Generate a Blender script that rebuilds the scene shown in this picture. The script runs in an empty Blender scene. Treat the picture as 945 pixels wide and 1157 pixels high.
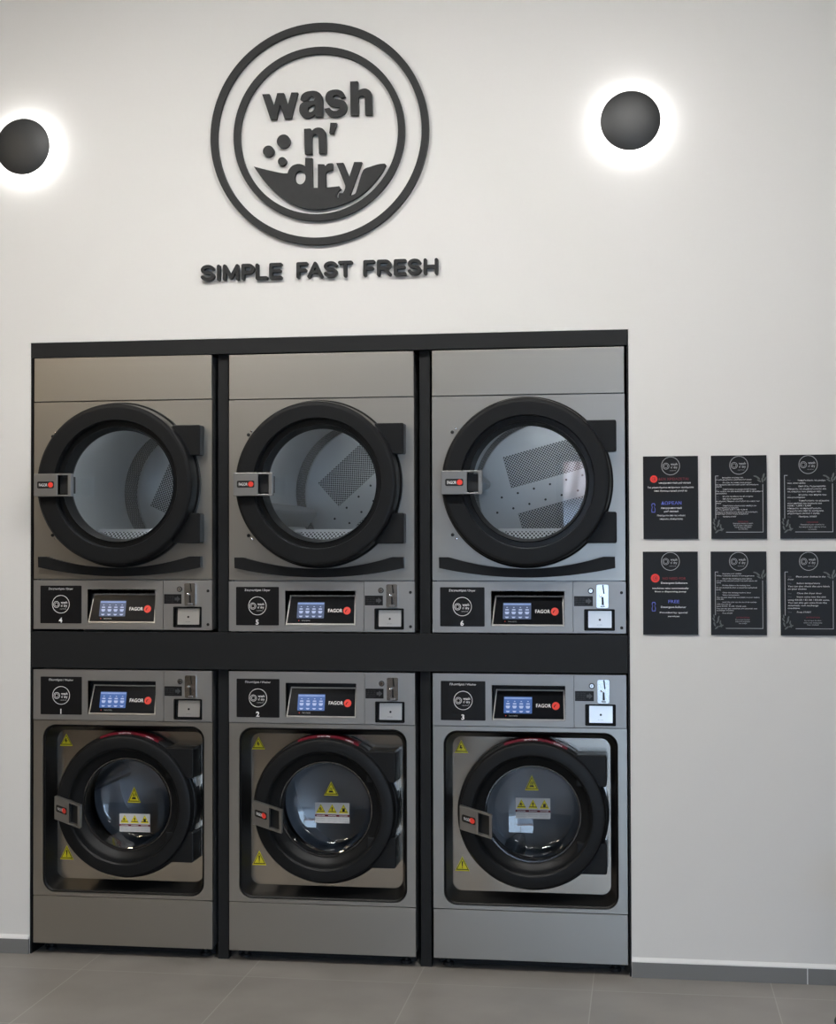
import bpy, bmesh, math, random
from mathutils import Vector, Matrix
from mathutils.geometry import tessellate_polygon
sc = bpy.context.scene
COL = sc.collection
PI = math.pi

# ------------------------------------------------------------------ camera
cd = bpy.data.cameras.new('camera'); cam = bpy.data.objects.new('camera', cd); COL.objects.link(cam)
cd.sensor_fit = 'HORIZONTAL'; cd.sensor_width = 36.0; cd.lens = 65.2; cd.clip_start = 0.05; cd.clip_end = 200
_r = Vector((0.98913235, 0.14700138, -0.00279104)); _u = Vector((0.00567174, -0.01918087, 0.99979994)); _f = Vector((-0.14691843, 0.9889503, 0.01980617))
M = Matrix.Identity(4)
for i in range(3):
    M[i][0] = _r[i]; M[i][1] = _u[i]; M[i][2] = -_f[i]
M[0][3], M[1][3], M[2][3] = 2.5564, -6.1162, 1.7310
cam.matrix_world = M
sc.camera = cam

# ------------------------------------------------------------------ light and exposure
sc.view_settings.view_transform = 'Standard'; sc.view_settings.look = 'None'
sc.view_settings.gamma = 1.0; sc.view_settings.use_curve_mapping = False
sc.view_settings.exposure = 0.0
sc.cycles.use_denoising = True
sc.cycles.max_bounces = 8; sc.cycles.diffuse_bounces = 4; sc.cycles.glossy_bounces = 5
sc.cycles.transparent_max_bounces = 12; sc.cycles.caustics_reflective = False; sc.cycles.caustics_refractive = False
sc.cycles.sample_clamp_indirect = 4.0
SKY = 7.0; CEIL = 71.0; FAR_FILL = 20.0; WARM = 34.0; HALO = 22.0
w = bpy.data.worlds.new('daylight'); sc.world = w; w.use_nodes = True
bg = w.node_tree.nodes['Background']
bg.inputs[0].default_value = (0.58, 0.75, 1.0, 1); bg.inputs[1].default_value = SKY

# window daylight: portal-shaped area lamp just outside the shop window
ad = bpy.data.lights.new('window_daylight', 'AREA'); ad.shape = 'RECTANGLE'; ad.size = 3.2; ad.size_y = 2.35
ad.cycles.is_portal = True
ao = bpy.data.objects.new('window_daylight', ad); COL.objects.link(ao)
ao.location = (3.4, -7.32, 1.25); ao.rotation_euler = (PI/2, 0, 0)

# ------------------------------------------------------------------ materials
MATS = {}
def mat(name, col=(.5, .5, .5), rough=.5, metal=0.0, emit=None, estr=1.0, spec=None, coat=0.0):
    if name in MATS: return MATS[name]
    m = bpy.data.materials.new(name); m.use_nodes = True
    b = m.node_tree.nodes['Principled BSDF']
    b.inputs['Base Color'].default_value = (*col, 1); b.inputs['Roughness'].default_value = rough
    b.inputs['Metallic'].default_value = metal
    if spec is not None: b.inputs['Specular IOR Level'].default_value = spec
    if coat: b.inputs['Coat Weight'].default_value = coat; b.inputs['Coat Roughness'].default_value = .08
    if emit: b.inputs['Emission Color'].default_value = (*emit, 1); b.inputs['Emission Strength'].default_value = estr
    MATS[name] = m
    return m
def nodes(m): return m.node_tree.nodes, m.node_tree.links, m.node_tree.nodes['Principled BSDF']
def noise_rough(m, scale, lo, hi, stretch=(1, 1, 1), bump=0.0, colmix=None):
    n, l, b = nodes(m)
    tc = n.new('ShaderNodeTexCoord'); mp = n.new('ShaderNodeMapping'); mp.inputs['Scale'].default_value = stretch
    nz = n.new('ShaderNodeTexNoise'); nz.inputs['Scale'].default_value = scale; nz.inputs['Detail'].default_value = 4
    l.new(tc.outputs['Object'], mp.inputs[0]); l.new(mp.outputs[0], nz.inputs['Vector'])
    mr = n.new('ShaderNodeMapRange'); mr.inputs['From Min'].default_value = .3; mr.inputs['From Max'].default_value = .7
    mr.inputs['To Min'].default_value = lo; mr.inputs['To Max'].default_value = hi
    l.new(nz.outputs['Fac'], mr.inputs['Value']); l.new(mr.outputs[0], b.inputs['Roughness'])
    if bump:
        bp = n.new('ShaderNodeBump'); bp.inputs['Strength'].default_value = bump; bp.inputs['Distance'].default_value = .002
        l.new(nz.outputs['Fac'], bp.inputs['Height']); l.new(bp.outputs[0], b.inputs['Normal'])
    if colmix:
        mx = n.new('ShaderNodeMix'); mx.data_type = 'RGBA'
        mx.inputs[6].default_value = (*colmix[0], 1); mx.inputs[7].default_value = (*colmix[1], 1)
        l.new(nz.outputs['Fac'], mx.inputs[0]); l.new(mx.outputs[2], b.inputs['Base Color'])
    return m

wall_m = noise_rough(mat('wall_paint', (.80, .79, .77), .75), 60, .65, .85, bump=.05)
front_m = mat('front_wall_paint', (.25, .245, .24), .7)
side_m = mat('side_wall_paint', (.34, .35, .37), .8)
ceil_m = mat('ceiling_paint', (.60, .59, .57), .85)
warm_m = noise_rough(mat('warm_wall', (.22, .17, .115), .55), 3, .45, .6, (1, 1, .2), colmix=((.23, .18, .115), (.165, .127, .082)))
steel = noise_rough(mat('brushed_steel', (.49, .473, .435), .36, 1.0), 40, .33, .40, (1, 1, 14), bump=.04)
plate = noise_rough(mat('control_steel', (.42, .415, .405), .42, .85), 60, .38, .46, (1, 1, 10))
polish = noise_rough(mat('polished_steel', (.56, .52, .46), .2, 1.0), 7, .16, .26, (1, 1, 1), bump=.08)
drum_m = noise_rough(mat('drum_steel', (.52, .54, .555), .38, .75), 25, .28, .42, (1, .1, 1))
drum_lightened = noise_rough(mat('drum_steel_lightened', (.82, .84, .85), .45, .35), 25, .38, .5, (1, .1, 1))  # same drum steel, coloured lighter where light only grazes the wall
chrome = mat('bright_steel', (.80, .79, .77), .18, 1.0)
chrome2 = mat('satin_bright_steel', (.84, .83, .81), .32, .9)
handle_m = mat('handle_metal', (.33, .33, .325), .38, .8)
handle_dark = mat('handle_back', (.018, .018, .018), .45)
black = noise_rough(mat('black_frame', (.016, .017, .018), .42, spec=.22), 30, .42, .5)
liner_m = mat('liner_black', (.012, .012, .013), .45, spec=.2)
door_m = noise_rough(mat('door_plastic', (.011, .0118, .0128), .36, spec=.2), 20, .38, .46)
door_in = mat('door_inner_plastic', (.008, .0085, .009), .28, spec=.35)
gasket_m = mat('recess_black', (.009, .009, .009), .42, spec=.18)
rubber = mat('rubber_black', (.015, .015, .015), .6)
label_m = mat('label_black', (.010, .010, .011), .30, spec=.3)
disp_m = mat('display_glass', (.006, .007, .009), .2, spec=.2)
dark_m = mat('dark_gap', (.006, .006, .006), .6)
body_m = mat('body_steel', (.25, .25, .25), .5, .6)
white_p = mat('print_white', (.92, .92, .92), .5)
grey_p = mat('print_grey', (.42, .43, .44), .5)
dim_p = mat('print_dim', (.075, .078, .085), .5)
red_p = mat('print_red', (.85, .045, .03), .45)
dred_p = mat('print_dark_red', (.20, .012, .022), .5)
blue_p = mat('print_blue', (.13, .16, .62), .5)
yellow_p = mat('sticker_yellow', (1.0, .86, .03), .4)
black_p = mat('print_black', (.01, .01, .01), .45)
stick_w = mat('sticker_white', (.72, .72, .72), .45)
stick_red = mat('sticker_red', (.16, .005, .014), .4)
sign_m = noise_rough(mat('sign_black', (.020, .021, .022), .55, spec=.3), 40, .5, .62)
sconce_m = mat('sconce_black', (.048, .050, .051), .46, .2)
poster_m = mat('poster_black', (.019, .0193, .0205), .3, spec=.12)
tile_base = mat('baseboard_tile', (.20, .20, .198), .45)
caulk = mat('baseboard_bead', (.82, .82, .81), .7)
plastic_w = mat('white_plastic', (.75, .76, .77), .4)
scr_m = mat('screen_blue', (.02, .03, .06), .2, emit=(.07, .15, .42), estr=.8)
scr_d = mat('screen_dim', (.02, .03, .06), .2, emit=(.10, .13, .22), estr=.7)
scr_w = mat('screen_icon', (.1, .1, .1), .3, emit=(.50, .64, 1.0), estr=.62)
scr_t = mat('screen_bar', (.1, .1, .1), .3, emit=(.16, .30, .70), estr=.7)
led_m = mat('led_ring', (.8, .8, .8), .4, emit=(1.0, .985, .97), estr=HALO)
wdrum_m = noise_rough(mat('washer_drum_steel', (.42, .43, .45), .4, .9), 12, .34, .46)
rim_m = mat('glass_rim', (.16, .16, .165), .22, .9)
drumfill_m = mat('drum_fill_emitter', (.8, .8, .8), .4, emit=(.90, .96, 1.0), estr=60.0)  # glow added to brighten the drum interiors
lamp_m = mat('lamp_diffuser', (.8, .8, .8), .5, emit=(1.0, .975, .94), estr=CEIL)
farfill_m = mat('fill_lamp_far', (.8, .8, .8), .5, emit=(1.0, .975, .94), estr=FAR_FILL)  # emitter of the added fill pair
warmlamp_m = mat('warm_lamp_diffuser', (.8, .8, .8), .5, emit=(1.0, .80, .55), estr=WARM)
wood_m = noise_rough(mat('added_counter_wood', (.06, .045, .03), .5), 6, .4, .6, (1, 8, 8), colmix=((.07, .05, .034), (.045, .033, .022)))  # for the unseen block added along the front wall
red_emb = mat('emblem_red', (.85, .06, .04), .35)
brick_m = mat('house_wall', (.72, .74, .78), .8)

def floor_material():
    m = mat('floor_tiles', (.3, .29, .28), .4); n, l, b = nodes(m)
    def math_(op, a, c=None):
        x = n.new('ShaderNodeMath'); x.operation = op
        for i, v in enumerate((a, c)):
            if v is None: continue
            if isinstance(v, (int, float)): x.inputs[i].default_value = v
            else: l.new(v, x.inputs[i])
        return x.outputs[0]
    tc = n.new('ShaderNodeTexCoord'); sp = n.new('ShaderNodeSeparateXYZ'); l.new(tc.outputs['Object'], sp.inputs[0])
    def grid(sock, off, per, wd):
        t = math_('DIVIDE', math_('SUBTRACT', sock, off), per)
        f = math_('FRACT', math_('ADD', t, 100.5)); d = math_('ABSOLUTE', math_('SUBTRACT', f, .5))
        return math_('LESS_THAN', d, wd / per / 2), math_('FLOOR', math_('ADD', t, 100.0))
    gx, ix = grid(sp.outputs[0], .287, .6885, .0045); gy, iy = grid(sp.outputs[1], -.205, .6885, .0045)
    g = math_('MAXIMUM', gx, gy)
    wn = n.new('ShaderNodeTexWhiteNoise'); wn.noise_dimensions = '2D'; cb = n.new('ShaderNodeCombineXYZ')
    l.new(ix, cb.inputs[0]); l.new(iy, cb.inputs[1]); l.new(cb.outputs[0], wn.inputs['Vector'])
    nz = n.new('ShaderNodeTexNoise'); nz.inputs['Scale'].default_value = 3.5; nz.inputs['Detail'].default_value = 6; l.new(tc.outputs['Object'], nz.inputs['Vector'])
    rp = n.new('ShaderNodeValToRGB'); l.new(nz.outputs['Fac'], rp.inputs[0])
    rp.color_ramp.elements[0].position = .3; rp.color_ramp.elements[0].color = (.23, .216, .198, 1)
    rp.color_ramp.elements[1].position = .75; rp.color_ramp.elements[1].color = (.31, .293, .272, 1)
    hs = n.new('ShaderNodeHueSaturation'); l.new(rp.outputs[0], hs.inputs['Color'])
    l.new(math_('ADD', math_('MULTIPLY', wn.outputs['Value'], .12), .94), hs.inputs['Value'])
    mx = n.new('ShaderNodeMix'); mx.data_type = 'RGBA'; l.new(g, mx.inputs[0]); l.new(hs.outputs[0], mx.inputs[6]); mx.inputs[7].default_value = (.37, .355, .335, 1)
    l.new(mx.outputs[2], b.inputs['Base Color'])
    mr = n.new('ShaderNodeMapRange'); l.new(nz.outputs['Fac'], mr.inputs['Value']); mr.inputs['To Min'].default_value = .32; mr.inputs['To Max'].default_value = .5
    l.new(mr.outputs[0], b.inputs['Roughness'])
    return m
floor_m = floor_material()

def perforated(name, base, hole, per, rad, rough=.4, metal=.7, polar=False):
    """a sheet with a staggered grid of punched holes"""
    m = mat(name, base, rough, metal); n, l, b = nodes(m)
    tc = n.new('ShaderNodeTexCoord'); sp = n.new('ShaderNodeSeparateXYZ'); l.new(tc.outputs['Object'], sp.inputs[0])
    def mth(op, a, c=None):
        x = n.new('ShaderNodeMath'); x.operation = op
        for i, v in enumerate((a, c)):
            if v is None: continue
            if isinstance(v, (int, float)): x.inputs[i].default_value = v
            else: l.new(v, x.inputs[i])
        return x.outputs[0]
    sx_, sz_ = sp.outputs[0], sp.outputs[2]
    if polar: sx_, sz_ = mth('MULTIPLY', mth('ARCTAN2', sp.outputs[2], sp.outputs[0]), .333), sp.outputs[1]
    def dist(off):
        fx = mth('SUBTRACT', mth('FRACT', mth('ADD', mth('DIVIDE', sx_, per), 100 + off)), .5)
        fz = mth('SUBTRACT', mth('FRACT', mth('ADD', mth('DIVIDE', sz_, per), 100 + off)), .5)
        return mth('ADD', mth('MULTIPLY', fx, fx), mth('MULTIPLY', fz, fz))
    d = mth('MINIMUM', dist(0), dist(.5)); g = mth('LESS_THAN', d, (rad / per) ** 2)
    mx = n.new('ShaderNodeMix'); mx.data_type = 'RGBA'; l.new(g, mx.inputs[0]); mx.inputs[6].default_value = (*base, 1); mx.inputs[7].default_value = (*hole, 1)
    l.new(mx.outputs[2], b.inputs['Base Color'])
    mt = n.new('ShaderNodeMath'); mt.operation = 'MULTIPLY_ADD'; l.new(g, mt.inputs[0]); mt.inputs[1].default_value = -metal; mt.inputs[2].default_value = metal
    l.new(mt.outputs[0], b.inputs['Metallic'])
    return m
perf_m = perforated('perforated_steel', (.50, .52, .535), (.01, .012, .014), .0145, .0042)
perf_w = perforated('perforated_white', (.92, .93, .93), (.02, .02, .02), .0165, .0040, .5, .0)
perf_s = perforated('perforated_strip', (.52, .53, .54), (.01, .01, .01), .022, .0075, .5, .4, polar=True)
perf_d = perforated('perforated_dark', (.30, .31, .33), (.01, .01, .01), .02, .005, .3, .9)

def glass_material(name, ior, tint):
    m = bpy.data.materials.new(name); m.use_nodes = True; n = m.node_tree.nodes; l = m.node_tree.links
    n.clear(); out = n.new('ShaderNodeOutputMaterial'); mix = n.new('ShaderNodeMixShader'); fr = n.new('ShaderNodeFresnel')
    fr.inputs['IOR'].default_value = ior
    tr = n.new('ShaderNodeBsdfTransparent'); tr.inputs[0].default_value = (*tint, 1)
    gl = n.new('ShaderNodeBsdfGlossy'); gl.inputs['Roughness'].default_value = .01
    l.new(fr.outputs[0], mix.inputs[0]); l.new(tr.outputs[0], mix.inputs[1]); l.new(gl.outputs[0], mix.inputs[2]); l.new(mix.outputs[0], out.inputs[0])
    MATS[name] = m; return m
glass_d = glass_material('door_glass', 2.1, (.93, .95, .96))
glass_w = glass_material('washer_glass', 1.9, (.95, .96, .97))
glass_win = glass_material('window_glass', 1.45, (.96, .98, .98))

# ------------------------------------------------------------------ mesh helpers
class MB:
    def __init__(s): s.v = []; s.f = []; s.m = []; s.mats = []
    def mi(s, m):
        if m not in s.mats: s.mats.append(m)
        return s.mats.index(m)
    def add(s, vs, fs, m):
        o = len(s.v); k = s.mi(m); s.v += [tuple(p) for p in vs]
        for f in fs: s.f.append(tuple(i + o for i in f)); s.m.append(k)
    def box(s, x0, x1, y0, y1, z0, z1, m):
        s.add([(x, y, z) for x in (x0, x1) for y in (y0, y1) for z in (z0, z1)],
              [(0, 1, 3, 2), (4, 6, 7, 5), (0, 4, 5, 1), (2, 3, 7, 6), (0, 2, 6, 4), (1, 5, 7, 3)], m); return s
    def prism(s, loops, y0, y1, m, back=True):
        """polygon (x, z) loops: outer first, then holes; y0 is the front"""
        tri = tessellate_polygon([[Vector((p[0], p[1], 0)) for p in lp] for lp in loops])
        flat = [p for lp in loops for p in lp]; N = len(flat)
        vs = [(p[0], y0, p[1]) for p in flat] + [(p[0], y1, p[1]) for p in flat]
        fs = [tuple(t) for t in tri]
        if y1 != y0:
            if back: fs += [tuple(i + N for i in reversed(t)) for t in tri]
            o = 0
            for lp in loops:
                n = len(lp)
                for i in range(n):
                    j = (i + 1) % n; fs.append((o + i, o + j, o + j + N, o + i + N))
                o += n
        else: vs = vs[:N]
        s.add(vs, fs, m); return s
    def lathe(s, prof, cx, cz, m, n=96, a0=0.0, a1=2 * PI):
        """profile of (radius, y) turned about the line x=cx, z=cz"""
        full = abs(a1 - a0 - 2 * PI) < 1e-6; k = n if full else n + 1; vs = []; fs = []
        for i in range(k):
            a = a0 + (a1 - a0) * i / n
            for r, y in prof: vs.append((cx + r * math.cos(a), y, cz + r * math.sin(a)))
        P = len(prof)
        for i in range(n):
            j = (i + 1) % k
            for q in range(P - 1): fs.append((i * P + q, j * P + q, j * P + q + 1, i * P + q + 1))
        s.add(vs, fs, m); return s
    def loft(s, la, ya, lb, yb, m):
        n = len(la); vs = [(p[0], ya, p[1]) for p in la] + [(p[0], yb, p[1]) for p in lb]
        s.add(vs, [(i, (i + 1) % n, (i + 1) % n + n, i + n) for i in range(n)], m); return s
    def text(s, txt, x, z, y, h, m, align='C', width=None, bold=0.0, shear=0.0):
        vs, fs, bb = glyphs(txt, bold)
        k = h / .73; kx = k
        if width: kx = width / max(1e-6, bb[1] - bb[0])
        ox = {'C': -(bb[0] + bb[1]) / 2, 'L': -bb[0], 'R': -bb[1]}[align]
        s.add([(x + (a + ox) * kx + b * k * shear, y, z + b * k - h / 2) for a, b in vs], fs, m); return s
    def build(s, name, parent=None, smooth=None, bevel=0.0, seg=2, loc=None):
        me = bpy.data.meshes.new(name); me.from_pydata(s.v, [], s.f)
        for m in s.mats: me.materials.append(m)
        me.polygons.foreach_set('material_index', s.m)
        b = bmesh.new(); b.from_mesh(me); bmesh.ops.recalc_face_normals(b, faces=b.faces)
        b.to_mesh(me); b.free(); me.update()
        if smooth is not None:
            me.polygons.foreach_set('use_smooth', [True] * len(me.polygons)); me.set_sharp_from_angle(angle=math.radians(smooth))
        o = bpy.data.objects.new(name, me); COL.objects.link(o)
        if parent: o.parent = parent
        if loc: o.location = loc
        if bevel:
            md = o.modifiers.new('bevel', 'BEVEL'); md.width = bevel; md.segments = seg; md.limit_method = 'ANGLE'; md.angle_limit = math.radians(40)
            if smooth is None:
                me.polygons.foreach_set('use_smooth', [False] * len(me.polygons))
        return o
_gl = {}
def glyphs(txt, bold):
    key = (txt, bold)
    if key in _gl: return _gl[key]
    c = bpy.data.curves.new('t', 'FONT'); c.body = txt; c.size = 1.0; c.resolution_u = 2; c.offset = bold; c.fill_mode = 'FRONT'
    o = bpy.data.objects.new('t', c); COL.objects.link(o)
    dg = bpy.context.evaluated_depsgraph_get(); me = bpy.data.meshes.new_from_object(o.evaluated_get(dg))
    vs = [(p.co.x, p.co.y) for p in me.vertices]; fs = [tuple(q.vertices) for q in me.polygons]
    xs = [a for a, b in vs] or [0, 1]
    bpy.data.objects.remove(o); bpy.data.curves.remove(c); bpy.data.meshes.remove(me)
    _gl[key] = (vs, fs, (min(xs), max(xs))); return _gl[key]
def empty(name, loc):
    o = bpy.data.objects.new(name, None); COL.objects.link(o); o.location = loc; o.empty_display_size = .1; return o
def tag(o, label=None, cat=None, group=None, kind=None):
    if label: o['label'] = label
    if cat: o['category'] = cat
    if group: o['group'] = group
    if kind: o['kind'] = kind
    return o
def circle(cx, cz, r, n=48, a0=0, a1=2 * PI):
    full = abs(a1 - a0 - 2 * PI) < 1e-6
    k = n if full else n + 1
    return [(cx + r * math.cos(a0 + (a1 - a0) * i / n), cz + r * math.sin(a0 + (a1 - a0) * i / n)) for i in range(k)]
def rrect(x0, x1, z0, z1, r, n=8):
    pts = []
    for cx, cz, a in ((x1 - r, z1 - r, 0), (x0 + r, z1 - r, PI / 2), (x0 + r, z0 + r, PI), (x1 - r, z0 + r, 1.5 * PI)):
        for i in range(n + 1): t = a + PI / 2 * i / n; pts.append((cx + r * math.cos(t), cz + r * math.sin(t)))
    return pts
def smooth_loop(p, sub=4, lim=55):
    """round the gentle runs of an outline, keep its corners sharp"""
    n = len(p); P = [Vector(q) for q in p]; sharp = []
    for i in range(n):
        a = P[i] - P[i - 1]; b = P[(i + 1) % n] - P[i]
        sharp.append(abs(a.angle(b, 0)) > math.radians(lim))
    out = []
    for i in range(n):
        p1, p2 = P[i], P[(i + 1) % n]; j = (i + 1) % n
        d = p2 - p1
        t1 = d if sharp[i] else (p2 - P[i - 1]) * .5; t2 = d if sharp[j] else (P[(i + 2) % n] - p1) * .5
        L = d.length
        t1 = t1.normalized() * min(t1.length, L) if t1.length else d; t2 = t2.normalized() * min(t2.length, L) if t2.length else d
        out.append(tuple(p1))
        if sharp[i] and sharp[j]: continue
        for k in range(1, sub):
            t = k / sub; h1 = 2*t**3 - 3*t*t + 1; h2 = t**3 - 2*t*t + t; h3 = -2*t**3 + 3*t*t; h4 = t**3 - t*t
            out.append(tuple(p1 * h1 + t1 * h2 + p2 * h3 + t2 * h4))
    return out
def mini_logo(mb, cx, cz, R, y, m):
    mb.prism([circle(cx, cz, R, 40), circle(cx, cz, R * .945, 40)], y, y, m)
    mb.prism([circle(cx - R*.50, cz - R*.02, R*.36, 24), circle(cx - R*.50, cz - R*.02, R*.31, 24)], y, y, m)
    mb.prism([circle(cx - R*.50, cz - R*.02, R*.22, 20), circle(cx - R*.50, cz - R*.02, R*.18, 20)], y, y, m)
    mb.text('wash', cx + R*.37, cz + R*.21, y, R*.27, m, width=R*.74, bold=.015)
    mb.text("n' dry", cx + R*.38, cz - R*.14, y, R*.27, m, width=R*.70, bold=.015)
    mb.text('simple fast fresh', cx + R*.25, cz - R*.50, y, R*.10, m, width=R*.70)
LOGO_W=[(-0.2385,0.173),(-0.2077,0.1729),(-0.1891,0.1214),(-0.1743,0.1749),(-0.1464,0.1741),(-0.1298,0.1228),(-0.1144,0.1748),(-0.0872,0.1736),(-0.1159,0.0676),(-0.1437,0.0675),(-0.1632,0.1285),(-0.1785,0.0668),(-0.2036,0.0679)]
LOGO_A=[(-0.0769,0.1436),(-0.07,0.1624),(-0.0533,0.1739),(-0.0312,0.1775),(-0.0146,0.1767),(-0.0007,0.1714),(0.0109,0.1614),(0.0164,0.1448),(0.0177,0.1039),(0.0176,0.0685),(-0.0128,0.0693),(-0.0147,0.0809),(-0.0258,0.0718),(-0.0424,0.0657),(-0.0618,0.0688),(-0.0756,0.0808),(-0.0812,0.1002),(-0.077,0.1218),(-0.0617,0.1334),(-0.0395,0.1351),(-0.0188,0.1369),(-0.016,0.1463),(-0.0257,0.1554),(-0.0367,0.154),(-0.0465,0.1395),(-0.0672,0.1391)]
LOGO_AH=[(-0.0451,0.0972),(-0.0423,0.1093),(-0.0285,0.1169),(-0.0152,0.1204),(-0.0161,0.1041),(-0.0258,0.0922),(-0.0368,0.0895)]
LOGO_S=[(0.1143,0.1457),(0.1034,0.1666),(0.0841,0.177),(0.0593,0.1776),(0.04,0.1709),(0.0303,0.155),(0.0311,0.1332),(0.0454,0.1149),(0.0675,0.1085),(0.0854,0.1041),(0.0889,0.098),(0.0785,0.0908),(0.0619,0.091),(0.0509,0.0983),(0.0468,0.1039),(0.0247,0.1009),(0.0316,0.0842),(0.0481,0.0699),(0.0702,0.0657),(0.0922,0.0693),(0.1115,0.0807),(0.1198,0.102),(0.1143,0.124),(0.0978,0.1342),(0.073,0.14),(0.0606,0.1441),(0.062,0.1522),(0.0731,0.1558),(0.0855,0.1525),(0.0951,0.1425)]
LOGO_H=[(0.1337,0.2086),(0.1653,0.2085),(0.166,0.1677),(0.1748,0.1733),(0.1885,0.1767),(0.2022,0.1755),(0.2186,0.1639),(0.2246,0.1433),(0.2261,0.0674),(0.1965,0.0687),(0.1939,0.1393),(0.1871,0.1472),(0.1775,0.1477),(0.1679,0.1392),(0.1669,0.0687),(0.1348,0.0701)]
LOGO_N=[(-0.061,0.0209),(-0.0337,0.0209),(-0.0277,0.0125),(-0.0147,0.0213),(0.0019,0.024),(0.0173,0.0187),(0.0279,0.0066),(0.0314,-0.0099),(0.0325,-0.0845),(0.0017,-0.0832),(-0.0005,-0.0155),(-0.0053,-0.0048),(-0.0147,-0.0028),(-0.0254,-0.0098),(-0.0278,-0.0237),(-0.0279,-0.0848),(-0.0575,-0.0836)]
LOGO_AP=[(0.0504,0.0417),(0.0771,0.0399),(0.0633,-0.0031),(0.0456,-0.0012)]
LOGO_BOWL=[(-0.2745,-0.1271),(-0.2314,-0.1397),(-0.1836,-0.1525),(-0.1486,-0.1601),(-0.1311,-0.1608),(-0.1247,-0.1454),(-0.1104,-0.1304),(-0.0914,-0.1243),(-0.0724,-0.1257),(-0.0565,-0.1341),(-0.0559,-0.0999),(-0.0264,-0.1011),(-0.025,-0.2255),(-0.0029,-0.2263),(-0.0028,-0.1278),(0.024,-0.1295),(0.0288,-0.1374),(0.0398,-0.1276),(0.0587,-0.1262),(0.0602,-0.1542),(0.0413,-0.1566),(0.0303,-0.1686),(0.0302,-0.226),(0.0633,-0.2247),(0.0869,-0.2225),(0.0947,-0.2346),(0.0837,-0.2419),(0.0758,-0.2556),(0.0764,-0.2705),(0.0852,-0.2708),(0.0868,-0.2513),(0.1025,-0.2519),(0.111,-0.2352),(0.112,-0.2197),(0.0745,-0.1268),(0.1043,-0.1265),(0.1287,-0.1878),(0.1498,-0.1252),(0.1821,-0.1265),(0.1308,-0.2638),(0.1527,-0.2568),(0.1606,-0.2401),(0.1874,-0.1607),(0.2202,-0.1465),(0.2515,-0.1385),(0.2764,-0.137),(0.282,-0.1413),(0.267,-0.17),(0.2388,-0.206),(0.2044,-0.2417),(0.1574,-0.274),(0.0946,-0.2996),(0.0379,-0.3116),(-0.0031,-0.3154),(-0.0504,-0.3106),(-0.0979,-0.2959),(-0.1455,-0.2693),(-0.1932,-0.2301),(-0.2314,-0.1881),(-0.2569,-0.1528)]
LOGO_DH=[(-0.0544,-0.1808),(-0.0561,-0.1917),(-0.0611,-0.2008),(-0.0685,-0.2067),(-0.0772,-0.2086),(-0.0859,-0.2061),(-0.0933,-0.1996),(-0.0983,-0.1901),(-0.1,-0.1791),(-0.0983,-0.1682),(-0.0933,-0.1591),(-0.0859,-0.1532),(-0.0771,-0.1513),(-0.0684,-0.1538),(-0.061,-0.1603),(-0.0561,-0.1698)]
LOGO_DOTS=[(-0.1483,-0.0267,0.0282),(-0.2126,-0.0654,0.0233),(-0.154,-0.1105,0.018)]
SLOGAN=[('S', 0.737, 0.796), ('I', 0.803, 0.823), ('M', 0.831, 0.901), ('P', 0.911, 0.966), ('L', 0.971, 1.024), ('E', 1.03, 1.085), ('F', 1.145, 1.194), ('A', 1.191, 1.257), ('S', 1.261, 1.318), ('T', 1.32, 1.381), ('F', 1.426, 1.475), ('R', 1.483, 1.543), ('E', 1.553, 1.606), ('S', 1.611, 1.667), ('H', 1.676, 1.736)]
# ------------------------------------------------------------------ the room
def struct(o): o['kind'] = 'structure'; return o
OX0, OX1, OZ = -.015, 2.502, 2.582; H = 4.28; XL, XR, YF = -3.0, 5.6, -7.2
m = MB(); m.box(XL-.2, OX0, 0, .2, 0, H, wall_m); m.box(OX1, XR+.2, 0, .2, 0, H, wall_m); m.box(OX0, OX1, 0, .2, OZ, H, wall_m)
struct(m.build('wall_back'))
m = MB(); m.box(OX0-.15, OX0, .2, 1.6, 0, OZ+.1, wall_m); m.box(OX1, OX1+.15, .2, 1.6, 0, OZ+.1, wall_m); m.box(OX0-.15, OX1+.15, 1.6, 1.75, 0, OZ+.1, wall_m); m.box(OX0, OX1, .2, 1.6, OZ, OZ+.1, wall_m)
struct(m.build('wall_recess'))
struct(MB().box(XL-.2, XR+.2, YF-.2, 1.75, -.1, 0, floor_m).build('floor'))
struct(MB().box(XL-.2, XR+.2, YF-.2, .2, H, H+.12, ceil_m).build('ceiling'))
struct(MB().box(XL-.2, XL, YF, 0, 0, H, warm_m).build('wall_left'))
struct(MB().box(XR, XR+.2, YF, 0, 0, H, side_m).build('wall_right'))
WX0, WX1, WZ1 = 1.80, 5.0, 2.50
m = MB(); m.box(XL-.2, WX0, YF-.2, YF, 0, H, front_m); m.box(WX1, XR+.2, YF-.2, YF, 0, H, front_m); m.box(WX0, WX1, YF-.2, YF, WZ1, H, front_m)
struct(m.build('wall_front'))
m = MB()
for x0, x1 in ((WX0, WX0+.06), (3.37, 3.43), (WX1-.06, WX1)): m.box(x0, x1, YF-.14, YF-.06, 0, WZ1, black)
m.box(WX0+.06, WX1-.06, YF-.14, YF-.06, 0, .08, black); m.box(WX0+.06, WX1-.06, YF-.14, YF-.06, WZ1-.06, WZ1, black)
wf = struct(m.build('window_1'))
gl = MB(); gl.box(WX0+.06, 3.37, YF-.105, YF-.095, .08, WZ1-.06, glass_win); gl.box(3.43, WX1-.06, YF-.105, YF-.095, .08, WZ1-.06, glass_win)
gl.build('window_pane', wf)
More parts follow.
